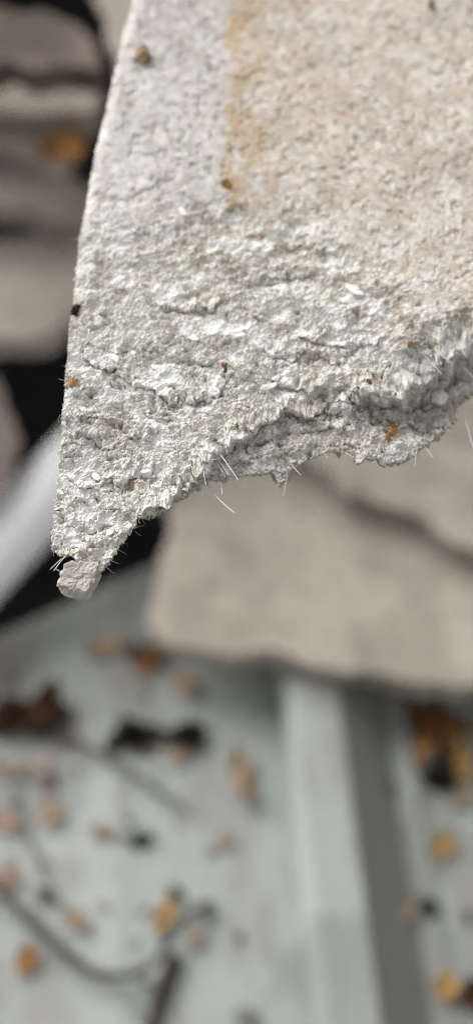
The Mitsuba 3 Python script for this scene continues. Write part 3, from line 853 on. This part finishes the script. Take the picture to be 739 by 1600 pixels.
def leaf_mesh(c, length, width, yaw, seed, curl=.5, n=(1, 0)):
    rg = np.random.default_rng(seed)
    nu, nv = 13, 7
    v = []
    for side in (0, 1):
        for i in range(nu):
            u = i / (nu - 1)
            w = width * .5 * (math.sin(math.pi * min(.98, .04 + u * .94)) ** .8) * (1 + .25 * (rg.random() - .5))
            for j in range(nv):
                s = (j / (nv - 1) - .5) * 2
                x = (u - .5) * length
                z = curl * length * .35 * (u - .5) ** 2 * 2 + abs(s) * w * .6 * curl + .05 * length * math.sin(u * 9 + s * 3 + seed)
                v.append([x, s * w, z + .0006 - side * .00025])
    v = np.array(v); L = nu * nv; f = []
    for i in range(nu - 1):
        for j in range(nv - 1):
            a = i * nv + j
            f += [[a, a + nv, a + nv + 1], [a, a + nv + 1, a + 1], [a + L, a + L + nv + 1, a + L + nv], [a + L, a + L + 1, a + L + nv + 1]]
    for i in range(nu - 1):
        for j in (0, nv - 1):
            a = i * nv + j
            f += [[a, a + nv, a + nv + L], [a, a + nv + L, a + L]]
    R = trimesh.transformations.euler_matrix(rg.normal() * .15, rg.normal() * .15, yaw)[:3, :3]
    v = v @ R.T
    v[:, 2] -= v[:, 2].min()
    return trimesh.Trimesh(v + c, np.array(f), process=False)


def leaf(px, py, lpx, wpx, yawd, colr_, label, seed, curl=.5, z=None, name='dead_leaf', cat='leaf'):
    zz = surface_z(px, py) if z is None else z
    c = ground_pt(px, py, zz + .0012)
    s = np.linalg.norm(c - CAM) * PX
    return obj(name, leaf_mesh(c, lpx * s, wpx * s, math.radians(yawd), seed, curl), 'litter_' + colr_, label, cat, smooth=40)


def clump(px, py, rpx, colr_, label, seed, n=9, z=None, name='bark_piece', cat='bark', squash=(1.3, .8, .5)):
    zz = surface_z(px, py) if z is None else z
    c = ground_pt(px, py, zz + .001)
    s = np.linalg.norm(c - CAM) * PX * rpx
    rg = np.random.default_rng(seed)
    ms = [lump(c + rg.uniform(-1, 1, 3) * [.75 * s, .42 * s, .0] + [0, 0, s * .22], s * (.25 + .3 * rg.random()), seed + i, squash, .5, 2) for i in range(n)]
    return obj(name, trimesh.util.concatenate(ms), 'litter_' + colr_, label, cat, smooth=40)


clump(40, 1118, 56, 'brown', 'dark brown bark clump at the far left of the ribbed sheet', 201)
clump(66, 1126, 34, 'black', 'black rotten scrap beside the dark brown bark clump', 202, name='rotten_scrap', cat='scrap')
leaf(10, 1112, 50, 26, 20, 'brown', 'curled dark brown leaf left of the bark clump', 203, .8)
clump(208, 1155, 42, 'black', 'larger of two black curled bark scraps in the middle left', 204)
clump(292, 1156, 32, 'black', 'smaller black bark scrap just right of the larger one', 205)
leaf(250, 1152, 80, 18, -4, 'brown', 'narrow dark leaf bridging the two black bark scraps', 206, .4)
leaf(278, 1183, 34, 24, 30, 'tan', 'tan leaf tucked below the two black bark scraps', 207, .5)
clump(232, 1028, 26, 'rust', 'rust brown curled leaf clump near the corner of the large beige sheet', 208, name='leaf_clump', cat='leaves')
leaf(228, 1045, 34, 22, 60, 'orange', 'orange leaf lying on the near side of the rust brown clump', 209, .6)
leaf(293, 1075, 44, 34, -20, 'tan', 'tan leaf between the rust clump and the black scraps', 210, .4)
leaf(20, 1205, 60, 16, 0, 'tan', 'long tan leaf near the left margin under the bark clump', 211, .3)
leaf(68, 1200, 40, 16, 15, 'pink', 'pale orange leaf beside the long tan one', 212, .3)
leaf(80, 1272, 44, 30, 25, 'tan', 'broad tan leaf on the left pan, above the thin looping twig', 213, .4)
leaf(8, 1285, 30, 40, 70, 'pink', 'pinkish leaf cut by the left margin', 214, .3)
clump(158, 1298, 18, 'tan', 'dull tan crumb pair in the centre of the left pan', 215, name='leaf_clump', cat='leaves')
clump(222, 1314, 17, 'black', 'isolated black speck on the left pan', 216, name='rotten_scrap', cat='scrap')
leaf(350, 1312, 26, 22, 40, 'tan', 'small faded leaf near the foot of the rib', 217, .4)
leaf(14, 1372, 44, 26, 60, 'pink', 'orange tan leaf above the left end of the long twig', 218, .4)
clump(66, 1398, 16, 'grey', 'grey scrap touching the thin looping twig', 219, name='rotten_scrap', cat='scrap')
leaf(118, 1440, 50, 26, -30, 'tan', 'tan leaf at the end of the thin looping twig', 220, .4)
leaf(258, 1432, 62, 26, 62, 'yellow', 'bright yellow-orange leaf over the end of the long twig', 221, .5)
clump(272, 1396, 15, 'brown', 'dark bud at the upper end of the bright yellow-orange leaf', 222, name='leaf_bud', cat='bud')
leaf(308, 1466, 40, 18, 80, 'pink', 'slim orange leaf right of the twig fork', 223, .4)
leaf(322, 1422, 36, 18, 35, 'grey', 'grey leaf up and right of the twig fork', 224, .4)
leaf(42, 1502, 54, 30, 75, 'orange', 'orange leaf lying below the long twig at left', 225, .5)
leaf(530, 1168, 40, 22, 50, 'tan', 'small orange leaf on top of the rib', 226, .3)
leaf(606, 1235, 34, 20, 60, 'rust', 'brown leaf at the foot of the rib, below the large sheet', 227, .4)
leaf(600, 1312, 36, 24, -25, 'rust', 'rust leaf lying in the shade of the rib', 228, .4)
clump(662, 1420, 22, 'black', 'round black scrap right of the rib', 229, name='rotten_scrap', cat='scrap')
leaf(636, 1425, 40, 22, 80, 'tan', 'tan leaf leaning on the round black scrap', 230, .5)
leaf(690, 1322, 52, 30, 50, 'yellow', 'yellow leaf on the right pan above the round black scrap', 231, .5)
leaf(696, 1546, 50, 36, 75, 'yellow', 'orange-yellow leaf at the bottom right', 232, .5)
leaf(737, 1555, 50, 36, 80, 'brown', 'dark brown leaf at the right margin beside the orange-yellow one', 233, .6)
clump(688, 1140, 46, 'rust', 'large rusty leaf clump on the right pan beneath the large sheet', 234, name='leaf_clump', cat='leaves')
leaf(662, 1170, 90, 30, 75, 'orange', 'orange leaf on the left side of the large rusty clump', 235, .6)
leaf(718, 1190, 90, 34, -75, 'yellow', 'yellow leaf on the right side of the large rusty clump', 236, .6)
leaf(700, 1165, 110, 30, 84, 'brown', 'dark brown leaf standing through the middle of the large rusty clump', 251, .6)
leaf(668, 1128, 70, 34, 50, 'rust', 'rust red leaf at the upper left of the large rusty clump', 252, .7)
clump(688, 1215, 32, 'black', 'black scrap directly below the large rusty clump', 237, name='rotten_scrap', cat='scrap')
leaf(722, 1250, 44, 22, 30, 'tan', 'tan leaf right of the black scrap below the rusty clump', 238, .4)
leaf(582, 1552, 34, 26, -40, 'brown', 'brown leaf on the lower edge of the rib', 239, .4)
leaf(383, 1592, 40, 24, 10, 'grey', 'grey leaf cut by the bottom margin', 240, .4)
leaf(165, 1015, 60, 40, 10, 'tan', 'pale tan leaf on the far corner of the ribbed sheet', 241, .3)
leaf(378, 1215, 110, 34, 100, 'tan', 'faded stain on the metal along the foot of the rib, added as a flat leaf shape', 243, .15)  # stands in for a pale stain on the pan, added as a thin leaf mesh
leaf(98, 236, 80, 62, 35, 'orange', 'orange-brown leaf lying in the heap at the upper left', 242, .5, z=.093)


def twig(pxs, rpx, label, seed, lift=.0012, m='twig_material'):
    pts = [ground_pt(x, y, surface_z(x, y) + lift) for x, y in pxs]
    pts = np.array(pts)
    t = np.linspace(0, 1, len(pts)); tt = np.linspace(0, 1, 26)
    from scipy.interpolate import PchipInterpolator
    c = PchipInterpolator(t, pts)(tt)
    s = np.linalg.norm(pts[0] - CAM) * PX
    r = np.linspace(rpx, rpx * .65, 26) * s * (1 + .2 * np.sin(tt * 40 + seed))
    c[:, 2] += r * .8
    return obj('twig', tube(c, r, 8), m, label, 'twig', smooth=60)


twig([(-30, 1368), (40, 1432), (100, 1490), (150, 1525), (190, 1530), (240, 1508), (275, 1455), (322, 1415)], 8, 'long curved grey twig across the lower left pan', 1, .0035)
twig([(20, 1235), (45, 1310), (70, 1372), (100, 1420), (135, 1450)], 2.5, 'thin looping twig on the left pan', 2, .001)
twig([(274, 1495), (258, 1540), (244, 1580), (232, 1625)], 11, 'short thick dark twig cut by the bottom margin', 3, .001, 'litter_brown')
twig([(88, 1140), (140, 1172), (200, 1205), (250, 1240), (294, 1268)], 5, 'straight twig running down right from the bark clump', 4, .002)


# small leaf scraps nothing tells apart
sr = np.random.default_rng(77)
n_done = 0
while n_done < 54:
    x, y = sr.uniform(-20, 760), sr.uniform(1010, 1610)
    if sr.random() < .55:
        bx_, by_ = ((50, 1135), (250, 1165), (690, 1190), (240, 1050), (40, 1260), (265, 1440))[sr.integers(6)]
        x, y = bx_ + sr.normal() * 38, by_ + sr.normal() * 28
    if 440 < x < 640 or y < 1075 + .0 * x and x > 200 or (300 < x < 440 and sr.random() < .8):
        continue
    n_done += 1
    k = obj('leaf_scrap', leaf_mesh(ground_pt(x, y, surface_z(x, y) + .0004), (s_ := np.linalg.norm(ground_pt(x, y) - CAM) * PX) * sr.uniform(9, 24), s_ * sr.uniform(6, 13), sr.uniform(0, 6.3), 700 + n_done, .4),
            'litter_' + ('tan', 'pink', 'rust', 'grey', 'brown', 'tan')[n_done % 6], 'tiny ' + ('tan', 'pinkish', 'rust red', 'grey', 'dark brown', 'tan')[n_done % 6] + ' leaf scrap strewn among the larger leaves on the ribbed metal', 'leaf', ('tan', 'pinkish', 'rust red', 'grey', 'dark brown', 'tan')[n_done % 6] + ' leaf scraps on the ribbed sheet', smooth=40)
